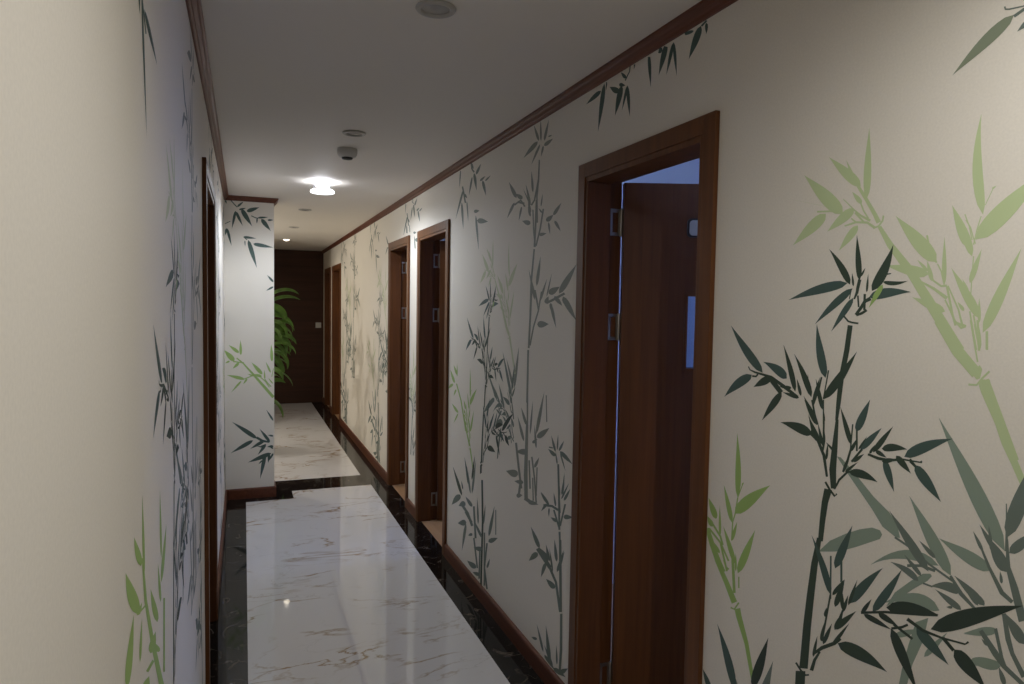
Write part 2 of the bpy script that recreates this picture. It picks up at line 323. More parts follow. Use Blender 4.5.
MID_TALL = """@500 110 6.2125;:d3
L 242 192 211 92 17;L 255 192 253 58 13;L 275 192 304 60 17;L 235 195 146 299 28;L 275 222 330 177 24;L 300 166 326 155 9;L 250 212 194 342 15;L 270 222 255 292 13;S 4 245 310 240 430 230 540 232 700 8 10 9 10;S 3 240 430 215 560 195 592 10;L 205 512 196 378 15;L 190 592 160 458 15;L 190 592 144 488 9;L 103 547 56 447 24;L 90 575 44 674 17;L 140 552 98 520 28;L 135 600 117 690 13;S 3 90 590 130 560 155 600 11;S 2 110 570 152 582 13;L 190 662 174 600 15
@500 200 6.2125
S 2 228 0 215 292 12;S 3 213 305 195 500 188 700 10 11 10;L 190 147 138 130 32;L 243 217 290 207 22;L 332 95 382 17 22;L 340 128 377 194 20;L 302 138 311 213 13;L 288 132 332 92 30;S 3 205 60 210 200 220 292 8;S 3 270 55 250 180 224 285 10;L 190 82 175 -2 17;L 262 80 240 50 11;L 255 40 266 -40 9
L 228 535 253 348 20;L 217 622 179 428 15;L 248 632 293 488 15;L 290 602 323 453 9;L 368 582 477 398 40;L 303 582 372 538 42;L 390 605 452 695 36;L 338 598 388 658 28;S 3 288 640 330 620 402 580 15;L 283 642 302 598 26;L 315 640 320 695 19;S 3 195 500 230 630 240 690 8
@495 290 6.22
S 2 228 0 210 362 12;S 2 207 372 200 700 12;L 263 214 335 212 44;S 4 290 10 270 130 240 230 218 345 9;L 348 88 381 238 20;L 423 40 508 194 36;S 2 248 0 266 92 11;L 115 612 71 423 15;L 120 612 150 348 17
@495 390 5.69
S 2 185 -10 185 215 9;S 3 183 200 175 480 178 625 14 22 20;L 240 272 310 215 34;L 185 352 118 350 36;L 132 482 63 460 44;L 162 527 110 518 26;L 235 252 281 8 20;S 2 292 30 295 182 6;L 180 202 149 98 16;L 165 292 129 148 16;S 3 120 300 135 440 150 560 12;S 2 145 530 135 602 13;L 122 602 157 598 26;S 2 170 615 205 640 20;L 188 635 248 652 26;S 3 210 380 225 500 235 642 9;S 2 195 400 200 562 9;S 2 240 440 235 602 7;L 225 442 252 383 17;L 213 302 242 278 18;L 200 252 216 58 11;L 235 332 225 198 13;S 2 215 500 218 630 7
"""
MID_SMALL = """@495 390 5.69;:d3
L 345 352 321 258 14;L 355 342 360 252 9;L 365 347 394 288 14;L 345 376 303 334 22;L 370 348 443 424 24;S 2 308 325 330 330 7;L 372 360 402 462 9;L 355 422 345 350 9;S 3 360 430 363 560 370 700 9;L 385 602 396 468 11;L 378 622 422 528 11;L 297 642 260 583 15
@515 430 5.26
L 180 397 136 323 15;L 168 388 138 427 15;S 3 150 395 195 400 230 422 12;L 215 402 204 328 11;L 235 352 230 258 11;L 258 372 292 308 15;L 245 342 262 238 9;L 180 410 178 457 9;S 3 228 180 232 340 234 525 10;L 224 482 188 459 18;L 256 456 304 460 26;S 2 265 390 238 505 9;S 2 205 420 232 512 9;S 2 235 535 241 700 10;L 130 622 84 508 22;L 120 645 74 687 26;L 172 682 128 618 28;L 175 692 164 608 9;L 222 690 209 578 13;L 240 690 258 630 9
@515 540 4.75
L 108 60 66 99 28;L 146 108 124 177 18;S 3 108 40 140 90 168 132 18;L 166 102 147 18 11;L 198 102 188 -2 15;L 200 152 236 54 17;S 3 165 130 195 200 215 342 11;S 2 215 0 218 342 12;L 190 230 148 184 26;L 180 152 164 38 9;S 3 220 350 219 520 212 640 11 12 10;L 135 532 104 398 11;L 167 592 147 403 18;L 180 602 139 498 13;L 200 592 197 498 9;L 213 632 252 610 24;L 105 472 78 460 14;L 140 545 192 622 15;L 183 608 242 652 22
"""
MID_BASE = """@445 400 6.84;:d2
L 117 655 54 452 20;:d3;L 175 642 149 448 13;L 185 642 212 408 15
@445 480 5.7;:d2
S 3 212 0 215 240 205 640 10;:d3;L 87 83 38 142 34;L 117 130 78 147 34;L 122 242 73 246 36;L 120 248 97 404 16;L 155 152 117 93 20;S 3 100 145 130 190 156 262 14;S 2 118 180 152 242 14;L 157 308 132 316 18;L 190 252 184 98 11;L 212 332 164 228 15;L 220 252 231 138 9;L 250 322 283 148 18;S 2 290 170 290 312 5;L 248 352 302 330 28;L 212 397 163 384 28;L 177 502 126 459 30;L 197 542 158 524 22;S 2 165 330 185 502 9;S 3 240 360 225 500 240 622 9;L 240 502 256 448 13;S 2 200 380 195 562 9;S 2 225 300 225 602 9;S 2 165 150 175 332 11
"""
MID_LEFT = """@445 320 6.2125;:g2
L 60 392 34 308 15;L 76 342 54 278 13;L 76 352 76 268 7;L 50 396 20 427 17;L 70 430 54 472 11;S 3 72 395 100 500 130 690 7;L 82 577 43 518 15;L 82 580 54 642 9
@445 150 6.84;:d3
L 108 130 99 262 9;L 195 130 179 70 9;L 213 168 247 93 18;L 187 183 164 312 13;L 200 158 217 278 20;L 240 212 277 178 15;L 275 212 314 173 11;L 258 208 281 313 20;S 3 180 80 185 130 200 152 10;L 127 268 73 473 14;L 115 358 126 544 16;L 150 350 160 492 9;L 133 300 152 332 15;S 3 120 250 130 300 140 362 10;L 198 422 237 414 24;L 220 482 295 490 38;L 211 448 231 684 15
"""
RETURN = """@218 195 8.554;:d1
S 3 110 45 140 80 165 105 8;L 165 100 220 55 20;L 150 135 118 290 24;L 152 140 212 265 26;L 200 120 292 268 42;L 180 125 240 112 18;L 245 140 355 105 36;S 3 285 178 320 195 345 200 8;L 340 195 430 190 18;L 335 200 332 245 14;L 370 205 452 308 38;L 425 215 474 214 16;S 2 60 245 105 225 6;L 78 285 116 435 24;L 75 285 60 345 22;L 60 40 75 75 16
L 215 358 328 372 22;S 2 220 358 250 385 8;L 258 385 333 625 40;L 300 418 474 450 34;L 230 390 232 440 10
@218 275 8.554
L 474 60 420 0 20;L 474 100 410 135 18
@218 330 8.554;:g2
L 195 215 192 85 24;L 180 195 90 128 30;L 140 265 50 170 46;L 180 280 125 332 26;S 4 160 240 215 285 320 400 474 575 10 12 20 26;S 2 130 270 220 280 10;L 225 420 75 385 30;L 200 435 112 535 18;L 250 415 215 465 18;S 2 210 425 310 385 8;L 310 395 250 375 14;L 380 380 285 275 34;L 375 398 300 378 26;L 400 420 396 340 14;L 450 365 408 270 18;L 462 270 455 120 28;S 2 460 400 474 330 6;S 3 360 400 405 440 440 490 8;S 3 400 420 430 460 455 485 8;L 470 460 430 410 12;L 100 265 60 285 16
@218 400 8.554;:d1
L 335 330 118 186 40;L 300 345 108 455 36;S 3 330 320 380 350 440 360 20 22 12;L 400 345 275 418 30;L 445 360 355 245 28;L 474 178 412 82 18;L 474 308 425 300 16;L 455 455 255 535 40;L 410 380 340 470 26;L 405 460 360 675 34;L 380 515 345 550 12;L 440 460 428 540 22;L 474 455 430 525 18;L 474 395 420 400 22;L 474 415 440 400 14;S 2 370 395 410 380 10;L 400 405 330 395 14
"""
LEFT = """@110 490 3.52;:g2
L 108 268 84 166 22;L 96 438 54 292 40;L 58 700 83 438 24;L 180 240 175 -5 7;L 180 325 198 118 11;L 120 305 113 15 9;S 4 114 240 125 390 150 540 184 700 6 10 14 18;L 166 465 142 348 20;L 105 605 112 450 9;L 142 575 160 498 24;L 172 570 154 536 18;L 178 395 168 258 9;L 122 700 137 655 24;S 2 130 640 152 600 9;S 2 190 380 190 640 6;L 100 440 112 395 10;S 2 95 440 130 400 5
@120 0 4.886;:d1
L 104 -60 130 675 9;L 118 45 181 320 15;S 2 106 -20 126 165 5;L 92 -60 96 70 9
"""
D0F, D0M = 1.085, 3.355       # where the dark stalk stands in the near print and in the one between the doors
T = {k: parse(t, on_right) for k, t in dict(green=FG_GREEN, grey=FG_GREY, dark=FG_DARK, small=FG_SMALL, top=FG_TOP,
     tall=MID_TALL, msmall=MID_SMALL, base=MID_BASE, mleft=MID_LEFT).items()}
RET = parse(RETURN, on_return); LFT = parse(LEFT, on_left)
def clip_half(poly, c, keep_greater):
    out = []
    for i, a in enumerate(poly):
        b = poly[(i+1) % len(poly)]
        ia, ib = (a[0] >= c) == keep_greater, (b[0] >= c) == keep_greater
        if ia: out.append(a)
        if ia != ib:
            t = (c-a[0])/(b[0]-a[0]); out.append((c, a[1]+(b[1]-a[1])*t))
    return out
class Print:
    """adds print polygons to a wall's own mesh, a hair in front of its face"""
    def __init__(s, bm, place): s.bm, s.place, s.k, s.cols = bm, place, 0, []
    def add(s, items, f, spans, zmin=.086, zmax=2.372, recol=None):
        for col, polys in items:
            if recol: col = recol.get(col, col)
            if col not in s.cols: s.cols.append(col)
            s.k += 1; d = .00018 + .0000006*s.k
            for q in polys:
                q = [f(a, b) for a, b in q]
                zc = sum(p[1] for p in q)/len(q)
                if zc > zmax or zc < zmin: continue
                q = [(a, min(max(b, zmin-.01), zmax+.02)) for a, b in q]
                for lo, hi, ztop in spans:
                    if ztop and zc < ztop: continue
                    p = clip_half(clip_half(q, lo, True), hi, False)
                    if len(p) < 3: continue
                    vs = [s.bm.verts.new(s.place(a, b, d)) for a, b in p]
                    try: fc = s.bm.faces.new(vs); fc.material_index = 1+s.cols.index(col)
                    except ValueError: pass
def drop_z(dz): return lambda a, b: (a, b+dz)
# ---------------------------------------------------------------- right wall
DOORS = [(1.527, 2.329), (4.09, 4.895), (5.175, 5.96), (9.15, 10.04), (10.26, 10.99)]   # outer edges of the casings
DTOP = 2.112
bm = NB(); y = YB
for a, b in DOORS:
    box(bm, XR, XR+WT, y, a+.03, 0, HC); box(bm, XR, XR+WT, a+.03, b-.03, DTOP-.03, HC); y = b-.03
box(bm, XR, XR+WT, y, YE+.14, 0, HC)
pr = Print(bm, lambda a, z, d: (XR-d, a, z))
A1, B1 = DOORS[0]; A2, B2 = DOORS[1]; A3, B3 = DOORS[2]; A4, B4 = DOORS[3]
near = [(YB, A1, 0)]
ident = lambda a, b: (a, b)
def shifted(dy, dz=0): return lambda a, b: (a+dy, b+dz)
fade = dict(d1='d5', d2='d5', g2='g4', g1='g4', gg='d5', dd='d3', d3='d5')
# panel at the camera
pr.add(T['tall'], shifted(D0F-D0M), [(YB, .45, 0)]); pr.add(T['base'], shifted(D0F-D0M), near)
for k in ('green', 'small', 'grey', 'dark'): pr.add(T[k], ident, near)
pr.add(T['top'], ident, [(YB, A1, 0), (A1, B1, DTOP), (B1, B1+.4, 0)])
# panel between the first two doors
mid = [(B1, A2, 0)]
D = D0M-D0F
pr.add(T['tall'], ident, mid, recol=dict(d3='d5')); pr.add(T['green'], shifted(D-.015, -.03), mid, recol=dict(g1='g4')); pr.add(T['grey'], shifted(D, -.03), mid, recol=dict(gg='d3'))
pr.add(T['small'], shifted(D-.03, -.03), mid); pr.add(T['mleft'], ident, mid); pr.add(T['base'], ident, mid); pr.add(T['dark'], shifted(D, -.027), mid, zmin=.5)
pr.add(T['msmall'], ident, mid)
# strip between doors two and three, and the long stretch beyond
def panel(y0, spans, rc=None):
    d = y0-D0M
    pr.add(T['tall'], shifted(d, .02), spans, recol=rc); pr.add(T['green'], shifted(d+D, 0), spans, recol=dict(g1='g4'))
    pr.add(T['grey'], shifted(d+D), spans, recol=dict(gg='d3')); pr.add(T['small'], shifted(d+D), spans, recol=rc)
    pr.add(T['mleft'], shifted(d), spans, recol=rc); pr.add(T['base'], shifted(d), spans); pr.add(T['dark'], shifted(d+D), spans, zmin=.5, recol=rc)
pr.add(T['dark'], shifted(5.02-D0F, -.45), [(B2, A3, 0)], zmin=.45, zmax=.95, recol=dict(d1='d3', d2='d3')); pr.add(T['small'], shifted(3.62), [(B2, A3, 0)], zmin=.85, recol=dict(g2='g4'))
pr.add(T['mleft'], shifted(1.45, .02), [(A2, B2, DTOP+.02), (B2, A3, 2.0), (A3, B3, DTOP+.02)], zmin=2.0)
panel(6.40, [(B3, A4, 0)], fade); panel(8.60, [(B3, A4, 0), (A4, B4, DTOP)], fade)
panel(-1.25, [(YB, .2, 0)])
struct('wall_right', bm, ['paper']+pr.cols, 'long off-white wall on the right papered with printed green bamboo')
# ---------------------------------------------------------------- left wall, return wall and the walls beyond
LD = (2.79, 3.68)
bm = NB()
box(bm, XL-WT, XL, YB, LD[0]+.03, 0, HC); box(bm, XL-WT, XL, LD[0]+.03, LD[1]-.03, DTOP-.03, HC); box(bm, XL-WT, XL, LD[1]-.03, YP, 0, HC)
pl = Print(bm, lambda a, z, d: (XL+d, a, z))
def lpanel(y0, spans, near=False):
    g = lambda y00: (lambda a, b: (y0+(y00-a), b))
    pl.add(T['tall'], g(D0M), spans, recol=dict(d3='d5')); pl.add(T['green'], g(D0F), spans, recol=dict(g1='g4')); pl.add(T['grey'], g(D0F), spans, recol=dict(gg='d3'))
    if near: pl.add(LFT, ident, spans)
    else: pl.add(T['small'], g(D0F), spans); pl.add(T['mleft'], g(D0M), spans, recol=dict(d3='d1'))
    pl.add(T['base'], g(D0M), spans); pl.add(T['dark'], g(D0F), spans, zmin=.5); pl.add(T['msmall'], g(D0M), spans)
lpanel(1.655, [(.2, LD[0], 0), (LD[0], LD[1], DTOP)], True); lpanel(3.9, [(LD[1], YP, 0), (LD[0], LD[1], DTOP)]); lpanel(6.0, [(LD[1], YP, 0)]); lpanel(-.6, [(YB, .2, 0)])
struct('wall_left', bm, ['paper']+pl.cols, 'off-white bamboo-papered wall close on the left, seen at a grazing angle')
bm = NB(); box(bm, XFL-WT, XP, YP, YP+.22, 0, HC)
pt = Print(bm, lambda a, z, d: (a, YP-d, z)); pt.add(RET, ident, [(XL, XP, 0)])
struct('wall_return', bm, ['paper']+pt.cols, 'short wall end facing the camera at the end of the left wall, with printed bamboo sprigs')
bm = NB(); box(bm, XFL-WT, XFL, YP+.22, 9.0, 0, HC); box(bm, XFL-WT, -.2, 8.9, 9.0, 0, HC); box(bm, -.3, -.2, 9.0, YE, 0, HC)
struct('wall_lobby', bm, 'paper', 'off-white walls of the side lobby opening behind the short wall end')
bm = NB(); box(bm, -.3, XR+WT, YE, YE+.14, 0, HC)
for k in range(9): box(bm, -.2, XR, YE-.004, YE, .002+k*.268, .264+k*.268, 0, .0015)
struct('wall_end', bm, 'panel', 'dark brown wood panelled wall closing the far end of the corridor')
bm = NB(); box(bm, XL-WT, XR+WT, YB-.14, YB, 0, HC); struct('wall_back', bm, 'paper', 'wall closing the corridor behind the camera')
# ceiling, floor
bm = NB(); box(bm, XFL-WT, XR+WT, YB-.14, YE+.14, HC, HC+.1); struct('ceiling', bm, 'ceil', 'flat off-white corridor ceiling')
bm = NB()
W1 = (.012, 1.036); xs = [XFL-WT, XL-WT, XL, W1[0], XP, .373, W1[1], XR+.02]; ys = [YB, -2.9, 5.735, YP, 5.968, 6.34, YE-.02, YE+.02]
xs2 = sorted(set(xs+[-.72, 1.003])); 
for x0, x1 in zip(xs2, xs2[1:]):
    for y0, y1 in zip(ys, ys[1:]):
        xm, ym = (x0+x1)/2, (y0+y1)/2
        if ym < YP and xm < XL-.14: continue
        wh = (W1[0] < xm < W1[1] and -2.9 < ym < 5.735) or (.373 < xm < W1[1] and 5.735 < ym < 5.968) or (-.72 < xm < 1.003 and 6.34 < ym < YE-.02)
        box(bm, x0, x1, y0, y1, -.05, 0, 0 if wh else 1)
struct('floor', bm, ['white', 'black'], 'polished floor of white veined marble with a black marble border')
# crown mouldings and baseboards
def sweep(name, prof, path, mats, label, closed=False):
    """prof: [(out, z)] section, path: [(x, y, nx, ny)] with mitre normals"""
    bm = NB(); rings = [[bm.verts.new((x+nx*a, y+ny*a, z)) for a, z in prof] for x, y, nx, ny in path]
    n = len(prof)
    for p, q in zip(rings, rings[1:]):
        for i in range(n): bm.faces.new((p[i], p[(i+1) % n], q[(i+1) % n], q[i]))
    bm.faces.new(rings[0]); bm.faces.new(rings[-1])
    return struct(name, bm, mats, label)
CROWN = [(0, HC), (.034, HC), (.034, HC-.007), (.028, HC-.012), (.024, HC-.019), (.014, HC-.027), (.012, HC-.033), (.007, HC-.037), (0, HC-.037)]
sweep('trim_1', CROWN, [(XR, YB, -1, 0), (XR, YE, -1, 0)], 'wood_y', 'red-brown crown moulding along the top of the right wall')
sweep('trim_2', CROWN, [(XL, YB, 1, 0), (XL, YP, 1, -1), (XP, YP, 1, -1), (XP, YP+.22, 1, 0)], 'wood_y', 'red-brown crown moulding along the left wall and round the wall end')
BASE = [(0, 0), (.014, 0), (.014, .072), (.011, .080), (.006, .084), (0, .084)]
segs = [(YB, A1), (B1, A2), (B2, A3), (B3, A4), (B4, DOORS[4][0]), (DOORS[4][1], YE)]
bm = NB()
def prism(bm, prof, x, sgn, y0, y1):
    r = [[bm.verts.new((x+sgn*a, yy, z)) for a, z in prof] for yy in (y0, y1)]
    for i in range(len(prof)): bm.faces.new((r[0][i], r[0][(i+1) % len(prof)], r[1][(i+1) % len(prof)], r[1][i]))
    bm.faces.new(r[0]); bm.faces.new(r[1])
for a, b in segs: prism(bm, BASE, XR, -1, a, b)
struct('baseboard_right', bm, 'wood_y', 'brown wooden baseboard along the foot of the right wall')
bm = NB(); prism(bm, BASE, XL, 1, YB, LD[0])
rings = [[bm.verts.new((x+nx*a, y+ny*a, z)) for a, z in BASE] for x, y, nx, ny in [(XL, LD[1], 1, 0), (XL, YP, 1, -1), (XP, YP, 1, -1), (XP, YP+.22, 1, 0)]]
for p, q in zip(rings, rings[1:]):
    for i in range(len(BASE)): bm.faces.new((p[i], p[(i+1) % len(BASE)], q[(i+1) % len(BASE)], q[i]))
bm.faces.new(rings[0]); bm.faces.new(rings[-1])
struct('baseboard_left', bm, 'wood_y', 'brown wooden baseboard along the left wall and round the wall end')
# ---------------------------------------------------------------- doors
CW, CP = .07, .015           # casing width and how far it stands proud
def door(name, a, b, ang, label, wallx=XR, sgn=1, hinge_far=True, plate=True, vision=True):
    """a, b outer casing edges along the wall; sgn +1: room lies at +X. Leaf hinged on the jamb at b (or at a)."""
    d = thing(name, label, None, (wallx, (a+b)/2, 0), kind='structure')
    o = Vector((wallx, (a+b)/2, 0))
    def put(nm, bm, mats, par=d):
        bmesh.ops.translate(bm, verts=bm.verts[:], vec=-o); return obj(nm, bm, mats, par)
    X = lambda t: wallx + sgn*t          # t = depth into the room from the wall face
    def bx(bm, t0, t1, y0, y1, z0, z1, bev=0, mi=0):
        p, q = sorted((X(t0), X(t1))); box(bm, p, q, y0, y1, z0, z1, mi, bev)
    # casing on the corridor side: flat board with a stepped bead on its inner edge
    bm = NB()
    for t, wa, wb in ((CP, 0, .052), (CP-.004, .052, CW)):
        bx(bm, -t, 0, a+wa, a+wb, 0, DTOP-wa, .0015); bx(bm, -t, 0, b-wb, b-wa, 0, DTOP-wa, .0015)
        bx(bm, -t, 0, a+wb, b-wb, DTOP-wb, DTOP-wa, .0015)
    put('casing', bm, 'wood')
    # lining with its stop
    ia, ib, it = a+CW, b-CW, DTOP-CW
    bm = NB()
    bx(bm, -.004, .141, a+.031, ia-.015, 0, it+.012); bx(bm, -.004, .141, ib+.015, b-.031, 0, it+.012); bx(bm, -.004, .141, a+.031, b-.031, it+.012, DTOP-.031)
    bx(bm, -.002, .088, ia-.015, ia, 0, it, .0015); bx(bm, -.002, .088, ib, ib+.015, 0, it, .0015); bx(bm, -.002, .088, ia, ib, it, it+.012)
    put('jamb', bm, 'wood')
    yh = ib+.015 if hinge_far else ia-.015
    for z in (1.903, 1.51, .155):
        xs = sorted((X(.094), X(.134)))
        bm = NB(); hy = yh
        e = -1 if hinge_far else 1
        x0, x1 = xs
        def hb(p, q, z0, z1): box(bm, p, q, min(hy, hy+e*.004), max(hy, hy+e*.004), z0, z1)
        hb(x0, x0+.009, z-.05, z+.05); hb(x1-.008, x1, z-.05, z+.05); hb(x0+.009, x1-.008, z+.037, z+.05); hb(x0+.009, x1-.008, z-.05, z-.037)
        lathe(bm, [(0, -.052), (.006, -.052), (.007, -.048), (.007, .048), (.006, .052), (0, .052)], 12, (X(.138), hy+e*.006, z))
        h = put('hinge', bm, 'steel'); h['label'] = 'bright steel hinge'
    # leaf in its own frame: u along the leaf, v towards the corridor when closed, z up
    W = (ib-ia)+.022; TH = .04; H = it+.004
    Lf = NB(); p0, p1, q0, q1 = W/2-.092, W/2+.092, 1.36, 1.63
    if vision:
        for u0, u1, z0, z1 in ((.004, p0, .008, H), (p1, W, .008, H), (p0, p1, .008, q0), (p0, p1, q1, H)): box(Lf, u0, u1, 0, TH, z0, z1)
    else: box(Lf, .004, W, 0, TH, .008, H, 0, .001)
    piv = Vector((X(.141), yh-(.001 if hinge_far else -.001), 0)) - o
    e = -1 if hinge_far else 1
    th = R(ang)
    e1 = Vector((sgn*math.sin(th), e*math.cos(th), 0)); e2 = Vector((-sgn*math.cos(th), e*math.sin(th), 0))
    mat = Matrix(((e1.x, e2.x, 0, piv.x), (e1.y, e2.y, 0, piv.y), (0, 0, 1, 0), (0, 0, 0, 1)))
    def put2(nm, bm, mats, par=d):
        bmesh.ops.transform(bm, matrix=mat, verts=bm.verts[:]); return obj(nm, bm, mats, par)
    leaf = put2('door_leaf', Lf, 'wood')
    if vision:
        bm = NB(); box(bm, p0-.001, p1+.001, TH*.45, TH*.55, q0-.001, q1+.001); put2('glass_panel', bm, 'glass', leaf)['label'] = 'small clear glass panel'
        bm = NB()
        for s in (0, 1):
            v0, v1 = (TH, TH+.004) if s else (-.004, 0)
            for u0, u1, z0, z1 in ((p0-.012, p0, q0-.012, q1+.012), (p1, p1+.012, q0-.012, q1+.012), (p0, p1, q0-.012, q0), (p0, p1, q1, q1+.012)): box(bm, u0, u1, v0, v1, z0, z1)
        put2('glazing_bead', bm, 'wood', leaf)
    if plate:
        bm = NB()
        def rr(u0, u1, z0, z1, v0, v1, c, mi):
            pts = []
            for cu, cz, s in ((u1-c, z1-c, 0), (u0+c, z1-c, 1), (u0+c, z0+c, 2), (u1-c, z0+c, 3)):
                for k in range(5):
                    an = math.pi/2*(s+k/4); pts.append((cu+c*math.cos(an), cz+c*math.sin(an)))
            A = [bm.verts.new((u, v0, z)) for u, z in pts]; B = [bm.verts.new((u, v1, z)) for u, z in pts]
            for i in range(len(pts)):
                f = bm.faces.new((A[i], A[(i+1) % len(pts)], B[(i+1) % len(pts)], B[i])); f.material_index = mi
            for q in (A, B): f = bm.faces.new(q); f.material_index = mi
        rr(W/2-.103, W/2+.103, 1.848, 1.918, TH, TH+.006, .016, 1); rr(W/2-.095, W/2+.095, 1.855, 1.911, TH+.006, TH+.009, .013, 0)
        put2('number_plate', bm, ['plate', 'plate_edge'], leaf)['label'] = 'grey rounded plate with a dark edge'
    bm = NB()
    for s in (0, 1):
        v = TH if s else 0; sg = 1 if s else -1
        box(bm, W-.085, W-.045, min(v, v+sg*.008), max(v, v+sg*.008), .93, 1.13, 0, .002)
        box(bm, W-.072, W-.058, min(v+sg*.008, v+sg*.05), max(v+sg*.008, v+sg*.05), 1.045, 1.059, 0, .003)
        box(bm, W-.175, W-.056, min(v+sg*.040, v+sg*.052), max(v+sg*.040, v+sg*.052), 1.043, 1.061, 0, .004)
    put2('door_handle', bm, 'steel', leaf)['label'] = 'steel lever handle'
    return d
door('door_1', *DOORS[0], 68.6, 'nearest brown door on the right, open inward with a rounded number plate and glass panel')
door('door_2', *DOORS[1], 69, 'second brown doorway on the right, with bright steel hinges showing on its jamb')
door('door_3', *DOORS[2], 69, 'third brown doorway on the right, just past the narrow strip of papered wall')
door('door_4', *DOORS[3], 74, 'fourth brown doorway on the right, warm-lit, near the far end')
door('door_5', *DOORS[4], 74, 'dark doorway on the right touching the panelled end wall', plate=False, vision=False)
door('door_6', *LD, 84, 'brown doorway in the left wall, seen almost edge-on', wallx=XL, sgn=-1, hinge_far=False)
# ---------------------------------------------------------------- side rooms behind the doors
XI = XR+WT
bm = NB(); box(bm, XR+.02, XO, .2, YE+.14, -.05, 0); box(bm, XL-2.2, XL-.14, 1.6, YP, -.05, 0); box(bm, XL-.14, XL-.135, LD[0]+.03, LD[1]-.03, -.05, 0)
struct('floor_rooms', bm, 'roomfloor', 'pale brown floor of the side rooms showing in the doorways')
PART = [.2, 3.42, 5.0625, 8.0, 10.23, YE+.14]
for i, yy in enumerate(PART):
    bm = NB(); box(bm, XI, XO, yy-.05, yy+.05, 0, 2.6); struct('wall_room_%d' % (i+1), bm, 'roomwall', 'white partition wall of the side rooms')
WIN = [(1.0, 2.9), (3.65, 4.85), (5.6, 7.4)]
bm = NB(); y = .15
for a, b in WIN:
    box(bm, XO, XO+.15, y, a, 0, 2.6); box(bm, XO, XO+.15, a, b, 0, .75); box(bm, XO, XO+.15, a, b, 2.25, 2.6); y = b
box(bm, XO, XO+.15, y, YE+.19, 0, 2.6); struct('wall_outer', bm, 'roomwall', 'outer wall of the side rooms with their windows')
for i, (a, b) in enumerate(WIN):
    t = thing('window_%d' % (i+1), 'window of a side room letting in blue dusk light', None, (XO+.07, (a+b)/2, .75), kind='structure')
    bm = NB(); yc = (a+b)/2; h = (b-a)/2
    box(bm, -.03, .03, -h, -h+.06, 0, 1.5); box(bm, -.03, .03, h-.06, h, 0, 1.5); box(bm, -.03, .03, -.03, .03, 0.06, 1.44); box(bm, -.03, .03, -h+.06, h-.06, 0, .06); box(bm, -.03, .03, -h+.06, h-.06, 1.44, 1.5)
    obj('window_frame', bm, 'plastic', t)
    bm = NB(); box(bm, -.003, .003, -h+.05, -.02, .05, 1.45); box(bm, -.003, .003, .02, h-.05, .05, 1.45); obj('pane', bm, 'glass', t)
bm = NB(); box(bm, XI, XO+.15, .15, YE+.19, 2.6, 2.7); box(bm, XL-2.2, XL-WT, 1.6, YP, 2.5, 2.6); struct('ceiling_rooms', bm, 'roomwall', 'ceiling of the side rooms')
bm = NB(); box(bm, XL-2.3, XL-2.2, 1.5, YP, 0, 2.5); box(bm, XL-2.3, XL-WT, 1.5, 1.6, 0, 2.5); box(bm, XL-2.3, XFL-WT, YP, YP+.1, 0, 2.5)
struct('wall_room_7', bm, 'roomwall', 'walls of the unlit room behind the left doorway')
# ---------------------------------------------------------------- ceiling lamps
LX = [.505, .504, .506, .511, .516, .522]; LY = [1.912, 3.43, 4.894, 6.385, 7.90, 9.42]
def bulb(loc, power, col, parent, rad=.004, blend=.82):
    l = bpy.data.lights.new('bulb', 'SPOT'); l.energy = power; l.color = col; l.shadow_soft_size = rad
    l.spot_size = R(172); l.spot_blend = blend
    name = 'bulb'
    o = bpy.data.objects.new(name, l); COL.objects.link(o); o.parent = parent; o.location = loc
    return o
def downlight(x, y, label, lit=None, mat='lens'):
    t = thing('downlight', label, 'ceiling light', (x, y, HC), 'round downlights along the corridor ceiling')
    bm = NB(); lathe(bm, [(.040, 0), (.056, 0), (.057, -.003), (.054, -.007), (.044, -.009), (.040, -.006), (.038, 0)], 40); obj('rim', bm, 'rim', t)
    bm = NB()
    if lit: lathe(bm, [(.040, -.004), (.036, -.012), (.026, -.019), (.012, -.023), (0, -.024)], 32)
    else: lathe(bm, [(.040, -.002), (.030, -.004), (.016, -.007), (0, -.008)], 32)
    k = obj('lens', bm, mat, t)
    if lit: k['label'] = 'glowing white lens'; bulb((0, 0, -.035), lit[0], lit[1], t)
    return t
downlight(LX[0], LY[0], 'large-looking unlit round downlight at the top edge of the photo')
downlight(LX[1], LY[1], 'unlit round downlight just in front of the smoke detector')
t = downlight(LX[2], LY[2], 'bright cool-white downlight with a glowing glass disc hanging below it', None, 'lit_cool')
bm = NB(); lathe(bm, [(.056, -.006)]+[(.056*math.cos(a), -.006-.030*math.sin(a)) for a in [math.pi/2*i/8 for i in range(1, 8)]]+[(0, -.036)], 36); obj('dome', bm, 'lit_dome', t)['label'] = 'glowing white dome'
bm = NB(); lathe(bm, [(0, -.052), (.050, -.051), (.070, -.053), (.079, -.059), (.081, -.067), (.079, -.073), (.070, -.076), (0, -.076)], 48); obj('glass_disc', bm, 'lit_cool', t)['label'] = 'glowing frosted glass disc'
for k in range(3):
    bm = NB(); an = 2*math.pi*k/3+.5; lathe(bm, [(0, -.056), (.004, -.056), (.004, -.004), (0, -.004)], 10, (.064*math.cos(an), .064*math.sin(an), 0)); obj('standoff_pin', bm, 'dark', t)
bulb((0, 0, -.085), LIT[2][0], LIT[2][1], t, .004, .45)
downlight(LX[3], LY[3], 'unlit downlight just beyond the bright hanging disc lamp')
downlight(LX[4], LY[4], 'unlit downlight between the hanging disc lamp and the far warm lamp')
downlight(LX[5], LY[5], 'lit warm downlight at the far end before the panelled wall', LIT[5], 'lit_warm')
downlight(.62, .40, 'lit warm downlight overhead, just above the top edge of the photo', LIT[-1], 'lit_warm')
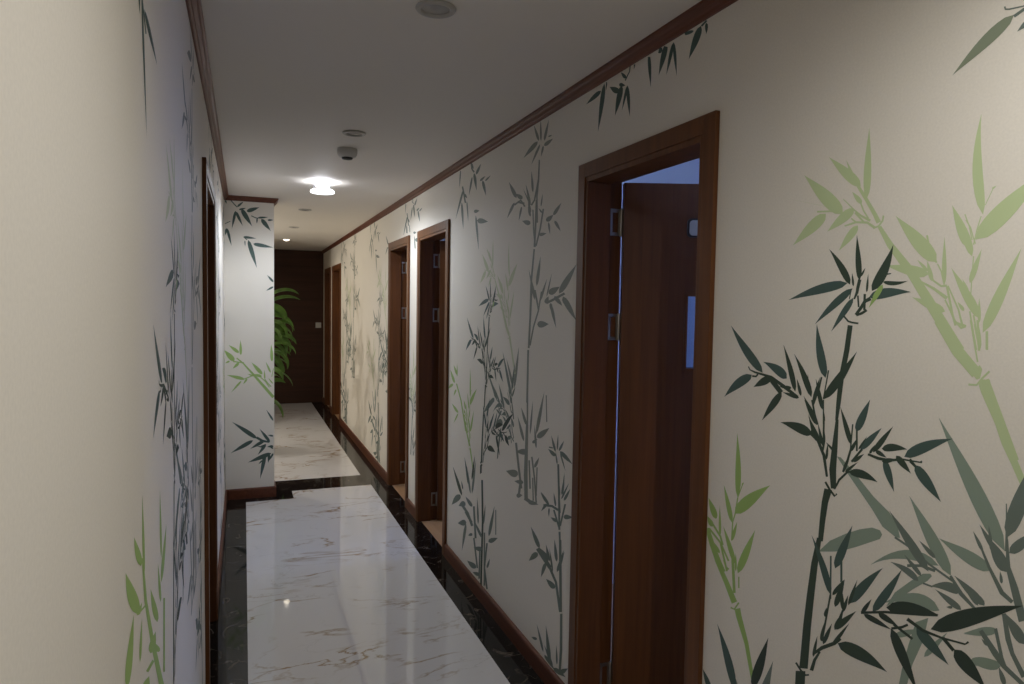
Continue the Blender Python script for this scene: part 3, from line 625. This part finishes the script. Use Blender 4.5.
# globe pendant that lights the side lobby
t = thing('pendant_lamp', 'warm glowing globe pendant in the side lobby, hidden behind the short wall end', 'lamp', (-1.1, 8.0, HC))
bm = NB(); lathe(bm, [(0, 0), (.05, 0), (.05, -.02), (.045, -.025), (0, -.025)], 28); obj('ceiling_rose', bm, 'rim', t)
bm = NB(); lathe(bm, [(0, -.02), (.004, -.02), (.004, -.33), (0, -.33)], 8); obj('cord', bm, 'dark', t)
bm = NB(); lathe(bm, [(.02, -.32)]+[(.09*math.sin(a), -.41+.09*math.cos(a)) for a in [math.pi*(.08+.92*i/16) for i in range(16)]]+[(0, -.5)], 32); obj('globe', bm, 'lit_warm', t)
pl_ = bpy.data.lights.new('bulb', 'POINT'); pl_.energy, pl_.color = LIT['globe']; pl_.shadow_soft_size = .05
pb = bpy.data.objects.new('bulb', pl_); COL.objects.link(pb); pb.parent = t; pb.location = (0, 0, -.58)
# smoke detector
t = thing('smoke_detector', 'small white smoke detector on the ceiling between the unlit and the lit lamp', 'smoke detector', (.522, 3.80, HC))
bm = NB(); lathe(bm, [(0, 0), (.052, 0), (.053, -.004), (.053, -.022), (.050, -.034), (.042, -.044), (.030, -.046), (0, -.046)], 40); obj('housing', bm, 'grey', t)
bm = NB(); lathe(bm, [(0, -.046), (.029, -.046), (.029, -.050), (.026, -.054), (0, -.055)], 32); obj('sensor_grille', bm, 'dark', t)
# light switch on the end wall
t = thing('light_switch', 'small square white light switch on the dark panelled end wall', 'switch', (1.108, YE-.004, 1.237))
bm = NB(); box(bm, -.043, .043, -.009, 0, -.043, .043, 0, .003); obj('wall_plate', bm, 'plastic', t)
bm = NB(); box(bm, -.022, .022, -.013, -.008, -.03, .03, 0, .002); obj('rocker', bm, 'plastic', t)
# ---------------------------------------------------------------- potted plant behind the wall end
random.seed(7)
PX, PY = .10, 7.7
t = thing('potted_plant', 'tall green potted plant with long drooping leaves half hidden behind the wall end', 'plant', (PX, PY, 0))
bm = NB(); lathe(bm, [(0, 0), (.12, 0), (.13, .02), (.17, .30), (.185, .34), (.185, .36), (.165, .36), (.16, .31), (0, .31)], 40); obj('pot', bm, 'pot', t)
bm = NB(); lathe(bm, [(0, .315), (.08, .325), (.155, .312)], 24); obj('soil', bm, 'soil', t)
def tube(bm, pts, rad, n=8):
    rings = []
    for i, p in enumerate(pts):
        a = pts[max(i-1, 0)]; b = pts[min(i+1, len(pts)-1)]; d = (b-a).normalized()
        s = d.orthogonal().normalized(); q = d.cross(s); r = rad[i] if isinstance(rad, list) else rad
        rings.append([bm.verts.new(p+s*r*math.cos(2*math.pi*k/n)+q*r*math.sin(2*math.pi*k/n)) for k in range(n)])
    for A, B in zip(rings, rings[1:]):
        for k in range(n): f = bm.faces.new((A[k], A[(k+1) % n], B[(k+1) % n], B[k])); f.smooth = True
    bm.faces.new(rings[0]); bm.faces.new(rings[-1])
canes = []
for k in range(5):
    an = 2*math.pi*k/5+.4; r0 = .07; top = [1.36, 1.70, 1.50, 1.58, 1.15][k]
    pts = [Vector((math.cos(an)*(r0+.09*s*s), math.sin(an)*(r0+.09*s*s), .31+(top-.31)*s)) for s in [i/6 for i in range(7)]]
    bm = NB(); tube(bm, pts, [.013-.001*i for i in range(7)]); obj('stem', bm, 'stem', t); canes.append((pts, an))
def blade(p, az, ln, wd, rise, droop, roll=0):
    """one arching leaf, folded along its midrib"""
    bm = NB(); n = 12; rows = []
    h = Vector((math.cos(az), math.sin(az), 0)); s = Vector((-h.y, h.x, 0)); pos = p.copy(); el = rise
    for i in range(n+1):
        u = i/n; wv = wd*.5*(2.2*(u**.55)*(1-u)**.75 if 0 < u < 1 else .02)
        up = Vector((0, 0, 1))*math.cos(el) - h*math.sin(el)
        a_ = s*math.cos(roll) + up*math.sin(roll); b_ = up*math.cos(roll) - s*math.sin(roll)
        rows.append((bm.verts.new(pos-a_*wv+b_*wv*.3), bm.verts.new(pos), bm.verts.new(pos+a_*wv+b_*wv*.3)))
        pos = pos + (h*math.cos(el)+Vector((0, 0, 1))*math.sin(el))*(ln/n); el -= droop/n*(.5+u)
    for a, b in zip(rows, rows[1:]):
        for j in (0, 1): f = bm.faces.new((a[j], a[j+1], b[j+1], b[j])); f.smooth = True
    r = bmesh.ops.solidify(bm, geom=bm.faces[:], thickness=.0012)
    return obj('leaf', bm, 'leaf', t)
for pts, an in canes:
    for j in range(9):
        i = 6 - (j*5)//9; p = pts[i].lerp(pts[max(i-1, 0)], random.random()*.8)
        az = an + random.uniform(-1.6, 1.6)
        blade(p, az, random.uniform(.30, .46), random.uniform(.045, .065), random.uniform(.2, 1.0), random.uniform(1.6, 2.8), random.uniform(-1.2, 1.2))
for az, zz, ln, wd, rs, dr, ro in [(-.2, 1.62, .44, .075, .75, 1.7, .9), (.15, 1.57, .44, .07, .55, 1.2, .9), (-.1, 1.56, .36, .11, -.1, 2.0, 1.2), (.0, 1.44, .44, .075, .2, 2.2, 1.0), (.3, 1.32, .46, .07, .3, 2.4, .8), (-.4, 1.22, .38, .09, .1, 2.2, 1.1), (-.3, 1.10, .42, .08, -.1, 2.0, .9), (.1, 1.24, .44, .075, .1, 2.3, 1.2), (-.5, 1.38, .40, .08, .2, 2.5, .7), (.4, 1.50, .38, .08, .0, 2.2, 1.0), (-.15, 1.05, .40, .11, -.5, 1.6, 1.2), (.2, 1.15, .40, .07, 0, 2.4, 1.0), (0, 1.40, .34, .09, -.3, 1.8, 1.2)]:
    blade(Vector((.12, -.03, zz)), az, ln*.86, wd*.72, rs, dr, ro)
